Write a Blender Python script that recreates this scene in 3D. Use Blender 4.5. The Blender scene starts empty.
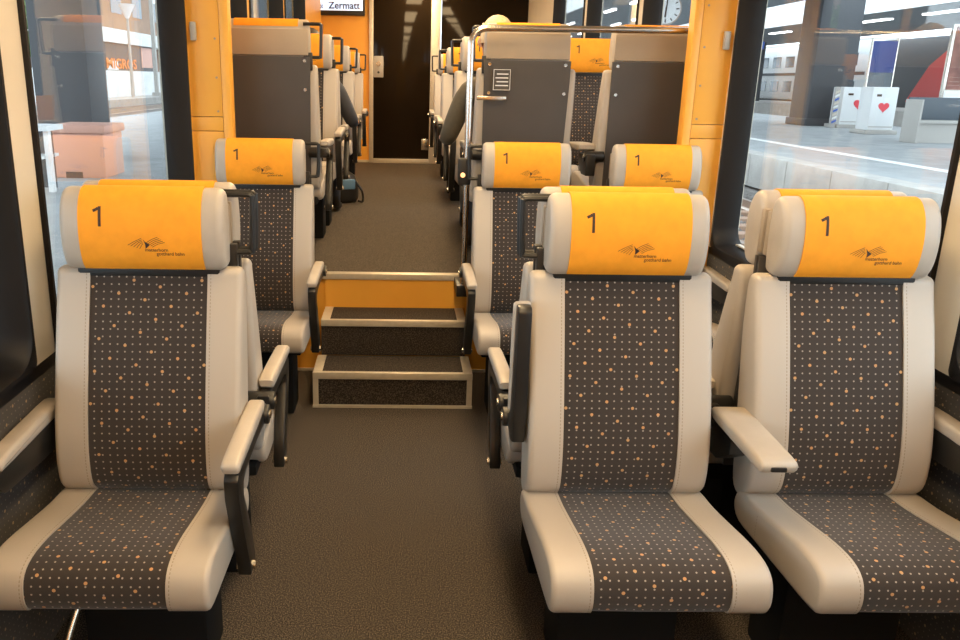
import bpy, bmesh, math, random
from mathutils import Vector, Matrix
random.seed(7)
D = bpy.data; scene = bpy.context.scene; COL = scene.collection
PI = math.pi

# ------------------------------------------------------------------ camera, world, exposure
FPX, YAW, PITCH, ROLL, CAMH, CX, CY = 769.5, .0187, .2639, .0167, 1.5533, -66.75, -31.86
_cy, _sy, _cp, _sp = math.cos(YAW), math.sin(YAW), math.cos(PITCH), math.sin(PITCH)
FW = Vector((_sy*_cp, _cy*_cp, -_sp)); _r = Vector((_cy, -_sy, 0)); _u = _r.cross(FW)
RT = math.cos(ROLL)*_r + math.sin(ROLL)*_u; UP = -math.sin(ROLL)*_r + math.cos(ROLL)*_u
cam_d = D.cameras.new('camera'); cam = D.objects.new('camera', cam_d); COL.objects.link(cam)
M = Matrix((RT, UP, -FW)).transposed().to_4x4(); M.translation = (0, 0, CAMH); cam.matrix_world = M
cam_d.sensor_width = 36; cam_d.lens = FPX/960*36
cam_d.shift_x = -CX/960; cam_d.shift_y = CY/960
cam_d.clip_start = .05; cam_d.clip_end = 600
scene.camera = cam
world = D.worlds.new('overcast_sky'); scene.world = world; world.use_nodes = True
bg = world.node_tree.nodes['Background']
bg.inputs['Color'].default_value = (.80, .91, 1.0, 1); bg.inputs['Strength'].default_value = 3.3
vs = scene.view_settings
vs.view_transform = 'Standard'; vs.look = 'None'; vs.exposure = 0.45; vs.gamma = 1; vs.use_curve_mapping = False
LAMP_W = 25.0                      # emission of the ceiling lamp diffusers
LAMP_COL = (1.0, .71, .38)

# pixel -> point on an axis-aligned plane
def at(px, py, **k):
    d = FW + RT*((px-480-CX)/FPX) - UP*((py-320-CY)/FPX)
    (a, v), = k.items(); i = 'xyz'.index(a); c = Vector((0, 0, CAMH))
    return c + d*((v-c[i])/d[i])

# ------------------------------------------------------------------ materials
def nt(name):
    m = D.materials.new(name); m.use_nodes = True
    return m, m.node_tree.nodes, m.node_tree.links, m.node_tree.nodes['Principled BSDF']
def mat(name, col, rough=.5, metal=0, noise=0, nscale=40, bump=0, bscale=300, spec=.5, coat=0):
    m, N, L, b = nt(name)
    b.inputs['Base Color'].default_value = (*col, 1); b.inputs['Roughness'].default_value = rough
    b.inputs['Metallic'].default_value = metal; b.inputs['Specular IOR Level'].default_value = spec
    b.inputs['Coat Weight'].default_value = coat
    tc = N.new('ShaderNodeTexCoord')
    if noise:
        t = N.new('ShaderNodeTexNoise'); t.inputs['Scale'].default_value = nscale; t.inputs['Detail'].default_value = 3
        L.new(tc.outputs['Object'], t.inputs['Vector'])
        r = N.new('ShaderNodeMapRange'); r.inputs[1].default_value = .3; r.inputs[2].default_value = .7
        r.inputs[3].default_value = 1-noise; r.inputs[4].default_value = 1+noise
        L.new(t.outputs['Fac'], r.inputs[0])
        x = N.new('ShaderNodeMix'); x.data_type = 'RGBA'; x.blend_type = 'MULTIPLY'; x.inputs[0].default_value = 1
        x.inputs[6].default_value = (*col, 1); L.new(r.outputs[0], x.inputs[7]); L.new(x.outputs[2], b.inputs['Base Color'])
    if bump:
        t = N.new('ShaderNodeTexNoise'); t.inputs['Scale'].default_value = bscale; t.inputs['Detail'].default_value = 2
        L.new(tc.outputs['Object'], t.inputs['Vector'])
        bp = N.new('ShaderNodeBump'); bp.inputs['Strength'].default_value = bump; bp.inputs['Distance'].default_value = .002
        L.new(t.outputs['Fac'], bp.inputs['Height']); L.new(bp.outputs['Normal'], b.inputs['Normal'])
    return m
def emit(name, col, s):
    m, N, L, b = nt(name)
    b.inputs['Base Color'].default_value = (.8, .8, .8, 1)
    b.inputs['Emission Color'].default_value = (*col, 1); b.inputs['Emission Strength'].default_value = s
    return m
def fabric_mat(name, base, dot, spot, uv=True, dotmix=1.0):
    """woven seat cover: fine grid of pale dots, sparse lattice of orange flecks"""
    m, N, L, b = nt(name)
    b.inputs['Roughness'].default_value = .9; b.inputs['Specular IOR Level'].default_value = .2
    b.inputs['Sheen Weight'].default_value = .25; b.inputs['Sheen Roughness'].default_value = .5
    src = N.new('ShaderNodeUVMap'); src.uv_map = 'UVMap'
    sep = N.new('ShaderNodeSeparateXYZ'); L.new(src.outputs[0], sep.inputs[0])
    def mm(op, a, c=None):
        n = N.new('ShaderNodeMath'); n.operation = op
        for i, v in enumerate((a, c)):
            if v is None: continue
            if isinstance(v, (int, float)): n.inputs[i].default_value = v
            else: L.new(v, n.inputs[i])
        return n.outputs[0]
    u, v = sep.outputs[0], sep.outputs[1]
    def centred(x):               # signed distance to nearest integer
        return mm('SUBTRACT', x, mm('ROUND', x))
    P = .0196
    du = centred(mm('MULTIPLY', u, 1/P)); dv = centred(mm('MULTIPLY', v, 1/P))
    d1 = mm('SQRT', mm('ADD', mm('MULTIPLY', du, du), mm('MULTIPLY', dv, dv)))
    dots = mm('LESS_THAN', d1, .115)
    ax, ay, bx, by = 2*P, 1.75*P, 3.5*P, -.85*P
    det = ax*by - ay*bx
    s = mm('ADD', mm('MULTIPLY', u, by/det), mm('MULTIPLY', v, -bx/det))
    t = mm('ADD', mm('MULTIPLY', u, -ay/det), mm('MULTIPLY', v, ax/det))
    ds, dt = centred(s), centred(t)
    ex = mm('ADD', mm('MULTIPLY', ds, ax), mm('MULTIPLY', dt, bx))
    ey = mm('ADD', mm('MULTIPLY', ds, ay), mm('MULTIPLY', dt, by))
    d2 = mm('SQRT', mm('ADD', mm('MULTIPLY', ex, ex), mm('MULTIPLY', ey, ey)))
    spots = mm('LESS_THAN', d2, .0041)
    vor = N.new('ShaderNodeTexNoise'); vor.inputs['Scale'].default_value = 9; L.new(src.outputs[0], vor.inputs['Vector'])
    ramp = N.new('ShaderNodeMix'); ramp.data_type = 'RGBA'; ramp.inputs[6].default_value = (*spot, 1)
    ramp.inputs[7].default_value = (.50, .34, .15, 1); L.new(vor.outputs['Fac'], ramp.inputs[0])
    wv = N.new('ShaderNodeTexNoise'); wv.inputs['Scale'].default_value = 900; L.new(src.outputs[0], wv.inputs['Vector'])
    bs = N.new('ShaderNodeMix'); bs.data_type = 'RGBA'; bs.inputs[6].default_value = tuple(c*.6 for c in base)+(1,)
    bs.inputs[7].default_value = tuple(c*1.4 for c in base)+(1,); L.new(wv.outputs['Fac'], bs.inputs[0])
    m1 = N.new('ShaderNodeMix'); m1.data_type = 'RGBA'; L.new(mm('MULTIPLY', dots, dotmix), m1.inputs[0])
    L.new(bs.outputs[2], m1.inputs[6]); m1.inputs[7].default_value = (*dot, 1)
    m2 = N.new('ShaderNodeMix'); m2.data_type = 'RGBA'; L.new(mm('MULTIPLY', spots, dotmix), m2.inputs[0])
    L.new(m1.outputs[2], m2.inputs[6]); L.new(ramp.outputs[2], m2.inputs[7])
    L.new(m2.outputs[2], b.inputs['Base Color'])
    return m
def glass_mat(name, tint=(.96, .98, .98), refl=1.0):
    m = D.materials.new(name); m.use_nodes = True
    N, L = m.node_tree.nodes, m.node_tree.links; N.clear()
    o = N.new('ShaderNodeOutputMaterial'); mx = N.new('ShaderNodeMixShader')
    # Schlick reflectance of a thin pane, the same from either side
    ge = N.new('ShaderNodeNewGeometry'); dp = N.new('ShaderNodeVectorMath'); dp.operation = 'DOT_PRODUCT'
    L.new(ge.outputs['Normal'], dp.inputs[0]); L.new(ge.outputs['Incoming'], dp.inputs[1])
    def mm(op, a, c=0):
        n = N.new('ShaderNodeMath'); n.operation = op
        for i, v in enumerate((a, c)):
            if isinstance(v, (int, float)): n.inputs[i].default_value = v
            else: L.new(v, n.inputs[i])
        return n
    f = mm('ADD', mm('MULTIPLY', mm('POWER', mm('SUBTRACT', 1, mm('ABSOLUTE', dp.outputs['Value']).outputs[0]).outputs[0], 5).outputs[0], .95).outputs[0], .035)
    t = N.new('ShaderNodeBsdfTransparent'); t.inputs['Color'].default_value = (*tint, 1)
    g = N.new('ShaderNodeBsdfGlossy'); g.inputs['Roughness'].default_value = 0; g.inputs['Color'].default_value = (refl, refl, refl, 1)
    L.new(f.outputs[0], mx.inputs[0]); L.new(t.outputs[0], mx.inputs[1]); L.new(g.outputs[0], mx.inputs[2]); L.new(mx.outputs[0], o.inputs[0])
    return m
def carpet_mat(name, a, c, scale=260):
    m, N, L, b = nt(name); b.inputs['Roughness'].default_value = .85; b.inputs['Specular IOR Level'].default_value = .3
    tc = N.new('ShaderNodeTexCoord'); t = N.new('ShaderNodeTexNoise'); t.inputs['Scale'].default_value = scale; t.inputs['Detail'].default_value = 2
    L.new(tc.outputs['Object'], t.inputs['Vector'])
    r = N.new('ShaderNodeValToRGB'); r.color_ramp.elements[0].position = .44; r.color_ramp.elements[1].position = .66
    r.color_ramp.elements[0].color = (*a, 1); r.color_ramp.elements[1].color = (*c, 1)
    L.new(t.outputs['Fac'], r.inputs[0]); L.new(r.outputs[0], b.inputs['Base Color'])
    bp = N.new('ShaderNodeBump'); bp.inputs['Strength'].default_value = .5; bp.inputs['Distance'].default_value = .003
    L.new(t.outputs['Fac'], bp.inputs['Height']); L.new(bp.outputs['Normal'], b.inputs['Normal'])
    return m

X = {}
X['leather'] = mat('grey_leather', (.44, .382, .318), .42, noise=.05, nscale=14, bump=.12, bscale=700)
m_, N_, L_, b_ = nt('stitched_leather')        # same leather with a row of pale stitches along the insert
b_.inputs['Roughness'].default_value = .42
_uv = N_.new('ShaderNodeUVMap'); _uv.uv_map = 'UVMap'; _sp = N_.new('ShaderNodeSeparateXYZ'); L_.new(_uv.outputs[0], _sp.inputs[0])
def _m(op, a, c=0):
    n = N_.new('ShaderNodeMath'); n.operation = op
    for i, v in enumerate((a, c)):
        if isinstance(v, (int, float)): n.inputs[i].default_value = v
        else: L_.new(v, n.inputs[i])
    return n.outputs[0]
_line = _m('LESS_THAN', _m('ABSOLUTE', _m('SUBTRACT', _m('ABSOLUTE', _sp.outputs[0]), .1615)), .0011)
_dash = _m('LESS_THAN', _m('FRACT', _m('MULTIPLY', _sp.outputs[1], 110)), .6)
_mx = N_.new('ShaderNodeMix'); _mx.data_type = 'RGBA'; L_.new(_m('MULTIPLY', _line, _dash), _mx.inputs[0])
_mx.inputs[6].default_value = (.44, .382, .318, 1); _mx.inputs[7].default_value = (.27, .22, .17, 1); L_.new(_mx.outputs[2], b_.inputs['Base Color'])
X['stitched'] = m_
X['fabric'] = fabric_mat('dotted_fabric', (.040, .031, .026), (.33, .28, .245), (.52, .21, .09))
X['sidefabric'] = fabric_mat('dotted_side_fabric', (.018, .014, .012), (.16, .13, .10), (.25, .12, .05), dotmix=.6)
X['cover'] = mat('orange_headrest_cloth', (.86, .335, .022), .72, noise=.05, nscale=30, bump=.1, bscale=500, spec=.25)
X['print'] = mat('dark_print', (.045, .022, .012), .7)
X['black'] = mat('black_plastic', (.016, .015, .014), .38)
X['matt'] = mat('matt_black_steel', (.008, .008, .008), .8, spec=.2)
X['satin'] = mat('satin_black_metal', (.014, .013, .012), .36, noise=.05)
X['panel'] = mat('charcoal_laminate', (.062, .054, .048), .5, noise=.06, nscale=6)
X['taupe'] = mat('taupe_shell', (.36, .29, .215), .45, noise=.04, nscale=8)
X['steel'] = mat('brushed_steel', (.62, .58, .52), .22, 1)
X['alu'] = mat('aluminium_edge', (.60, .54, .44), .38, .35, noise=.05)
X['orange'] = mat('orange_panel_paint', (.80, .385, .050), .42, noise=.03, nscale=5)
X['cream'] = mat('pale_beige_panel', (.62, .55, .44), .45, noise=.03, nscale=4)
X['ceil'] = mat('ceiling_white', (.72, .68, .60), .6, noise=.02)
X['carpet'] = carpet_mat('dark_speckled_carpet', (.018, .0145, .012), (.150, .120, .090), 250)
X['carpet2'] = carpet_mat('step_carpet', (.014, .011, .009), (.085, .066, .050), 190)
X['carpet_up'] = carpet_mat('upper_deck_carpet', (.032, .025, .018), (.14, .108, .078), 250)
X['rubber'] = mat('black_rubber', (.007, .006, .006), .5, spec=.25)
X['glass'] = glass_mat('window_glass')
X['darkglass'] = mat('dark_door_glass', (.014, .009, .005), .07, spec=.12)
X['lamp'] = emit('lamp_diffuser', LAMP_COL, LAMP_W)
X['white'] = mat('white_enamel', (.75, .76, .76), .45, noise=.03)
X['red'] = mat('red_paint', (.55, .045, .04), .4, noise=.05)
X['greyp'] = mat('grey_plastic', (.42, .40, .37), .5, noise=.04)
X['amber'] = emit('amber_button', (1, .35, .03), 1.2)
X['skin'] = mat('skin_tone', (.55, .32, .22), .55)
X['hair_b'] = mat('blond_hair', (.60, .45, .26), .6, noise=.2, nscale=60)
X['hair_d'] = mat('dark_hair', (.03, .02, .015), .5, noise=.2, nscale=60)
X['olive'] = mat('olive_jacket', (.075, .060, .036), .8, noise=.1)
X['navy'] = mat('grey_jacket', (.035, .037, .045), .8, noise=.1)
X['jeans'] = mat('dark_trousers', (.03, .035, .05), .8, noise=.1)
X['shirt'] = mat('pale_shirt', (.5, .45, .38), .8)

# ------------------------------------------------------------------ helpers
def link(name, me, m, parent=None, smooth=None):
    if m: me.materials.append(X[m] if isinstance(m, str) else m)
    if smooth is not None:
        for p in me.polygons: p.use_smooth = True
        me.set_sharp_from_angle(angle=math.radians(smooth))
    o = D.objects.new(name, me); COL.objects.link(o)
    if parent: o.parent = parent
    return o
def tag(o, label=None, cat=None, group=None, kind=None):
    if label: o['label'] = label
    if cat: o['category'] = cat
    if group: o['group'] = group
    if kind: o['kind'] = kind
    return o
def empty(name, loc=(0, 0, 0), rz=0):
    o = D.objects.new(name, None); COL.objects.link(o); o.location = loc; o.rotation_euler = (0, 0, rz); o.empty_display_size = .1
    return o
class MB:
    def __init__(s): s.v = []; s.f = []
    def add(s, v, f):
        n = len(s.v); s.v += [tuple(p) for p in v]; s.f += [tuple(i+n for i in q) for q in f]; return s
    def box(s, x0, x1, y0, y1, z0, z1):
        return s.add([(x, y, z) for x in (x0, x1) for y in (y0, y1) for z in (z0, z1)],
                     [(0, 1, 3, 2), (4, 6, 7, 5), (0, 4, 5, 1), (2, 3, 7, 6), (0, 2, 6, 4), (1, 5, 7, 3)])
    def prism(s, poly, a, b, axis='x'):     # poly in the two other axes
        def P(t, p): return {'x': (t, p[0], p[1]), 'y': (p[0], t, p[1]), 'z': (p[0], p[1], t)}[axis]
        n = len(poly)
        v = [P(a, p) for p in poly] + [P(b, p) for p in poly]
        f = [tuple(range(n))[::-1], tuple(range(n, 2*n))] + [(i, (i+1) % n, n+(i+1) % n, n+i) for i in range(n)]
        return s.add(v, f)
    def tube(s, pts, r, n=10, closed=False, cap=True):
        pts = [Vector(p) for p in pts]; k = len(pts); rings = []
        ref = None
        for i in range(k):
            a = pts[(i-1) % k] if (closed or i > 0) else pts[i]; b = pts[(i+1) % k] if (closed or i < k-1) else pts[i]
            t = (b-a).normalized()
            if ref is None: ref = t.orthogonal().normalized()
            ref = (ref - t*ref.dot(t)).normalized(); c = t.cross(ref)
            rr = r[i] if isinstance(r, (list, tuple)) else r
            rings.append([pts[i]+rr*(math.cos(2*PI*j/n)*ref+math.sin(2*PI*j/n)*c) for j in range(n)])
        v = [p for q in rings for p in q]; f = []
        for i in range(k if closed else k-1):
            for j in range(n):
                f.append((i*n+j, i*n+(j+1) % n, ((i+1) % k)*n+(j+1) % n, ((i+1) % k)*n+j))
        if cap and not closed: f += [tuple(range(n))[::-1], tuple(range((k-1)*n, k*n))]
        return s.add(v, f)
    def cyl(s, a, b, r, n=16): return s.tube([a, b], r, n)
    def mesh(s, name, bevel=0, seg=2):
        me = D.meshes.new(name); me.from_pydata(s.v, [], s.f)
        bm = bmesh.new(); bm.from_mesh(me)
        bmesh.ops.recalc_face_normals(bm, faces=bm.faces)
        if bevel: bmesh.ops.bevel(bm, geom=[e for e in bm.edges if len(e.link_faces) == 2 and e.calc_face_angle(0) > .5], offset=bevel, segments=seg, profile=.6, affect='EDGES', clamp_overlap=True)
        bm.to_mesh(me); bm.free(); return me
    def build(s, name, m, parent=None, bevel=0, smooth=40, seg=2):
        return link(name, s.mesh(name, bevel, seg), m, parent, smooth)
def box(name, m, parent, x0, x1, y0, y1, z0, z1, bevel=0):
    return MB().box(x0, x1, y0, y1, z0, z1).build(name, m, parent, bevel)
def boxuv(o):
    """planar UVs in metres for flat pieces"""
    me = o.data; uv = me.uv_layers.new(name='UVMap')
    for p in me.polygons:
        n = p.normal; ax = max(range(3), key=lambda i: abs(n[i])); ij = [(1, 2), (0, 2), (0, 1)][ax]
        for li in p.loop_indices:
            c = me.vertices[me.loops[li].vertex_index].co; uv.data[li].uv = (c[ij[0]], c[ij[1]])
    return o
def catmull(pts, n=4, closed=True):
    out = []; k = len(pts)
    for i in range(k if closed else k-1):
        g = lambda j: pts[j % k] if closed else pts[max(0, min(k-1, j))]
        a, b, c, d = g(i-1), g(i), g(i+1), g(i+2)
        for q in range(n):
            t = q/n
            out.append(tuple(.5*(2*b[m]+(c[m]-a[m])*t+(2*a[m]-5*b[m]+4*c[m]-d[m])*t*t+(3*b[m]-a[m]-3*c[m]+d[m])*t**3) for m in range(len(b))))
    if not closed: out.append(tuple(pts[-1]))
    return out
def sweep(name, prof, stations, m, parent, warp=None, cap=True):
    """closed (y,z) profile swept along x; stations (x, inset). UV = (x, arc length) in metres"""
    n = len(prof)
    area = sum(prof[i][0]*prof[(i+1) % n][1]-prof[(i+1) % n][0]*prof[i][1] for i in range(n)); sg = 1 if area > 0 else -1
    nor = []
    for i in range(n):
        a, b = prof[i-1], prof[(i+1) % n]; tx, tz = b[0]-a[0], b[1]-a[1]; l = math.hypot(tx, tz) or 1
        nor.append((sg*tz/l, -sg*tx/l))
    arc = [0]
    for i in range(n): arc.append(arc[-1]+math.dist(prof[i], prof[(i+1) % n]))
    V = []; F = []; UVs = []
    for (x, ins) in stations:
        for i in range(n):
            p = (x, prof[i][0]-nor[i][0]*ins, prof[i][1]-nor[i][1]*ins); V.append(warp(p) if warp else p)
    k = len(stations)
    for s in range(k-1):
        for i in range(n):
            j = (i+1) % n
            F.append((s*n+i, s*n+j, (s+1)*n+j, (s+1)*n+i))
            UVs.append([(stations[s][0], arc[i]), (stations[s][0], arc[i+1]), (stations[s+1][0], arc[i+1]), (stations[s+1][0], arc[i])])
    if cap:
        for s, rev in ((0, 1), (k-1, 0)):
            f = tuple(range(s*n, (s+1)*n)); f = f[::-1] if rev else f
            F.append(f); UVs.append([(V[q][1], V[q][2]) for q in f])
    me = D.meshes.new(name); me.from_pydata(V, [], F)
    uv = me.uv_layers.new(name='UVMap')
    for p, us in zip(me.polygons, UVs):
        for li, c in zip(p.loop_indices, us): uv.data[li].uv = c
    bm = bmesh.new(); bm.from_mesh(me); bmesh.ops.recalc_face_normals(bm, faces=bm.faces); bm.to_mesh(me); bm.free()
    return link(name, me, m, parent, 50)
def rounded(x0, x1, r, k=5, r0=True, r1=True):
    """stations from x0 to x1 whose ends are rounded by r"""
    st = []
    if r0: st += [(x0+r*(1-math.cos(a)), r*(1-math.sin(a))) for a in [PI/2*i/k for i in range(k)]]
    st += [(x0+(r if r0 else 0), 0), (x1-(r if r1 else 0), 0)]
    if r1: st += [(x1-r*(1-math.cos(a)), r*(1-math.sin(a))) for a in [PI/2*i/k for i in range(k)]][::-1]
    return st
def text_mesh(s, size, ext=0, align='LEFT', space=1.0, bold=0):
    c = D.curves.new('txt', 'FONT'); c.body = s; c.size = size; c.align_x = align; c.space_character = space; c.resolution_u = 3
    c.offset = bold; c.extrude = ext
    o = D.objects.new('txt', c); COL.objects.link(o)
    dg = bpy.context.evaluated_depsgraph_get(); me = D.meshes.new_from_object(o.evaluated_get(dg))
    D.objects.remove(o); D.curves.remove(c); me.materials.clear()
    return me
def text(name, s, size, loc, rot, m, parent=None, align='CENTER', ext=.001, bold=0, space=1):
    me = text_mesh(s, size, ext, align, space, bold)
    o = link(name, me, m, parent); o.location = loc; o.rotation_euler = rot; return o
def copy_tree(o, parent=None):
    c = o.copy(); COL.objects.link(c); c.parent = parent
    for ch in list(o.children): copy_tree(ch, c)
    return c

# ------------------------------------------------------------------ dimensions of the carriage
XL, XR = -.973, 1.507                # inner side walls
GL, GR = -1.063, 1.597               # window glass
Z1 = .5495                           # raised floor
YR = 3.99                            # riser between the two floors
YE = 9.75                            # end wall
YB = -2.6                            # wall behind the camera
ZC = 2.72
SILL = .795

# ------------------------------------------------------------------ floors, ceiling, walls
tag(box('floor', 'carpet', None, XL-.1, XR+.1, YB, YR, -.06, 0), kind='structure')
tag(box('floor_raised', 'carpet_up', None, XL-.1, XR+.1, YR+.012, YE+.1, Z1-.06, Z1), kind='structure')
tag(box('ceiling', 'ceil', None, XL-.12, XR+.12, YB-.05, YE+.1, ZC, ZC+.05), kind='structure')
tag(box('wall_riser', 'orange', None, XL, XR, YR, YR+.012, 0, Z1), kind='structure')
tag(box('trim_1', 'alu', None, XL, XR, YR-.008, YR, 0, .014), kind='structure')

WIN_LOW = [(-2.3, -1.05), (-.93, .38), (.50, 1.945), (2.075, 3.62)]
WIN_UP = [(4.0, 5.06), (5.18, 6.60), (6.72, 8.08)]
def side_wall(side):
    s = -1 if side == 'left' else 1
    xi, xo = (XL, XL-.12) if s < 0 else (XR, XR+.12)
    a, b = min(xi, xo), max(xi, xo)
    w = tag(box('wall_'+side, 'ceil', None, a, b, YB, YE, 2.02, ZC, 0), kind='structure')
    if True:   # upper-deck windows are taller, so cut the band above the low windows only
        w.data.clear_geometry(); mb = MB(); mb.box(a, b, YB, 3.70, 2.02, ZC); mb.box(a, b, 3.70, YE, 2.46, ZC)
        me = mb.mesh('wall_'+side); me.materials.append(X['ceil']); w.data = me
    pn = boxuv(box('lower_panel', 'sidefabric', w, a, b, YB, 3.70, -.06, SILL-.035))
    box('sill_band', 'rubber', w, a, b, YB, 3.70, SILL-.035, SILL)
    edges = [YB]+[e for q in WIN_LOW for e in q]+[3.70]
    for i in range(0, len(edges), 2):
        box('pier', 'cream', w, a, b, edges[i], edges[i+1], SILL, 2.02)
    box('lower_panel', 'orange', w, a, b, 3.70, YE, .0, Z1+SILL)
    edges = [3.70]+[e for q in WIN_UP for e in q]+[YE]
    for i in range(0, len(edges), 2):
        box('pier', 'orange' if s < 0 else 'cream', w, a, b, edges[i], edges[i+1], Z1+SILL, 2.46)
    return w
side_wall('left'); side_wall('right')
def rrect(y0, y1, z0, z1, r, k=6):
    pts = []
    for cy_, cz, a0 in ((y1-r, z1-r, 0), (y0+r, z1-r, PI/2), (y0+r, z0+r, PI), (y1-r, z0+r, 1.5*PI)):
        pts += [(cy_+r*math.cos(a0+PI/2*i/k), cz+r*math.sin(a0+PI/2*i/k)) for i in range(k+1)]
    return pts
wn = 0
def window(side, y0, y1, z0, z1):
    global wn; wn += 1
    s = -1 if side == 'left' else 1
    xi = XL if s < 0 else XR; xg = GL if s < 0 else GR
    w = tag(empty('window_%d' % wn, ((xi+xg)/2, (y0+y1)/2, z0)), kind='structure')
    off = Vector(w.location)
    # rubber frame: square outside, rounded inside, reveal down to the glass
    loops = [(xi-.004*s, rrect(y0, y1, z0, z1, .004)), (xi-.012*s, rrect(y0+.004, y1-.004, z0+.004, z1-.004, .02)), (xi-.012*s, rrect(y0+.016, y1-.016, z0+.016, z1-.016, .085)),
             (xi-.002*s, rrect(y0+.024, y1-.024, z0+.024, z1-.024, .08)), (xg-.004*s, rrect(y0+.034, y1-.034, z0+.034, z1-.034, .08)),
             (xg+.012*s, rrect(y0+.034, y1-.034, z0+.034, z1-.034, .08)), (xg+.012*s, rrect(y0, y1, z0, z1, .004))]
    mb = MB(); n = len(loops[0][1]); V = [(x, p[0], p[1]) for x, L_ in loops for p in L_]
    F = [(i*n+j, i*n+(j+1) % n, (i+1)*n+(j+1) % n, (i+1)*n+j) for i in range(len(loops)-1) for j in range(n)]
    F += [((len(loops)-1)*n+j, (len(loops)-1)*n+(j+1) % n, (j+1) % n, j) for j in range(n)]
    mb.add([Vector(v)-off for v in V], F); mb.build('frame', 'rubber', w, 0, 35)
    mb = MB(); mb.prism([(p[0]-off.y, p[1]-off.z) for p in rrect(y0+.03, y1-.03, z0+.03, z1-.03, .08)], xg-.003-off.x, xg+.003-off.x); mb.build('pane', 'glass', w, 0, 35)
    zb = z0+.036-off.z; ya, yb = y0+.12-off.y, y1-.12-off.y
    a, b = sorted((xg-.03*s-off.x, xg-.006*s-off.x))
    box('bead', 'alu', w, a, b, ya, yb, zb, zb+.008, .002)
for sd in ('left', 'right'):
    for y0, y1 in WIN_LOW: window(sd, y0, y1, SILL, 2.02)
    for y0, y1 in WIN_UP: window(sd, y0, y1, Z1+SILL, 2.46)
# cross panels where the floor rises
def fin(side):
    s = -1 if side == 'left' else 1
    w = tag(empty('wall_fin_'+side), kind='structure')
    xw = XL if s < 0 else XR; xe = -.825 if s < 0 else 1.357; xt = -.78 if s < 0 else 1.315
    a, b = sorted((xw, xe))
    zs = [0, .58, 1.31, 1.375, 2.4]
    for i, (z0, z1) in enumerate(zip(zs, zs[1:])):
        box('panel', 'orange', w, a, b, 3.655, 3.70, z0+.0015, z1-.0015, .0012)
    a, b = sorted((xe, xt))
    box('edge_post', 'orange', w, a+.001, b-.001, 3.648, 3.72, 0, 2.4, .01)
    for z in (1.40, 1.55, 1.72, 1.9):
        for xx in (xe-.02*s*-1,):
            MB().cyl((xx, 3.655, z), (xx, 3.651, z), .005, 10).build('screw', 'taupe', w)
    hk = xw-s*(.035)
    box('coat_hook', 'greyp', w, hk-.014, hk+.014, 3.632, 3.654, 1.71, 1.79, .006)
fin('left'); fin('right')
# end wall with door
we = tag(box('wall_far', 'orange', None, XL, -.40, YE, YE+.08, 0, ZC), kind='structure')
box('panel', 'orange', we, .46, XR, YE, YE+.08, 0, 1.32)
box('dark_panel', 'darkglass', we, .47, XR, YE-.01, YE+.07, 1.325, ZC, .003)
box('lintel', 'orange', we, -.40, .46, YE, YE+.08, Z1+2.05, ZC)
box('skirting', 'alu', we, XL, -.40, YE-.01, YE, Z1, Z1+.03)
dr = tag(empty('door_1', (0, YE, Z1)), kind='structure')
box('door_frame', 'alu', dr, -.40, -.348, -.03, .08, 0, 2.05, .004)
box('door_frame', 'alu', dr, .345, .46, -.05, .08, 0, 2.05, .004)
box('door_leaf', 'darkglass', dr, -.348, .345, .0, .04, .05, 2.05, .002)
box('threshold', 'alu', dr, -.348, .345, -.06, .04, 0, .05, .004)
hp = box('handle_plate', 'greyp', dr, -.345, -.225, -.02, 0, 1.03, 1.28, .012)
MB().cyl((-.285, -.02, 1.19), (-.285, -.035, 1.19), .028, 20).build('button', 'steel', hp)
MB().cyl((-.285, -.02, 1.09), (-.285, -.028, 1.09), .014, 14).build('lock', 'black', hp)
box('latch', 'steel', dr, .25, .335, -.02, 0, .16, .30, .006)
tag(box('wall_near', 'orange', None, XL-.1, XR+.1, YB-.05, YB, -.06, ZC), kind='structure')

# ------------------------------------------------------------------ steps
st = tag(empty('carriage_steps', (-.027, 0, 0)), 'carpeted aisle steps with aluminium edging up to the raised floor', 'steps')
def step(hw, y0, y1, z0, z1, riser, base):
    r = box('riser', riser, st, -hw, hw, y0+.012, y1, z0, z1-.012, 0)
    t = box('tread', 'carpet2', st, -hw+.045, hw-.045, y0+.022, y1, z1-.012, z1+.002)
    box('nosing', 'alu', st, -hw, hw, y0, y0+.024, z1-.030, z1+.004, .003)
    for s in (-1, 1):
        a, b = sorted((s*hw, s*(hw-.045))); box('tread_edge', 'alu', st, a, b, y0+.024, y1, z1-.012, z1+.004, .002)
        a, b = sorted((s*hw, s*(hw-.026)))
        if base: box('corner_strip', 'alu', st, a, b, y0+.004, y0+.014, z0, z1-.03)
    if base: box('base_strip', 'alu', st, -hw-.002, hw+.002, y0-.002, y0+.012, z0, z0+.012)
step(.388, 3.49, 3.74, 0, .178, 'carpet2', True)
step(.370, 3.74, YR-.01, .178, .366, 'carpet2', False)
box('riser', 'orange', st, -.37, .37, YR-.012, YR-.002, .366, Z1-.02)
box('nosing', 'alu', st, -.40, .40, YR-.02, YR+.03, Z1-.026, Z1+.006, .003)

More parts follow.
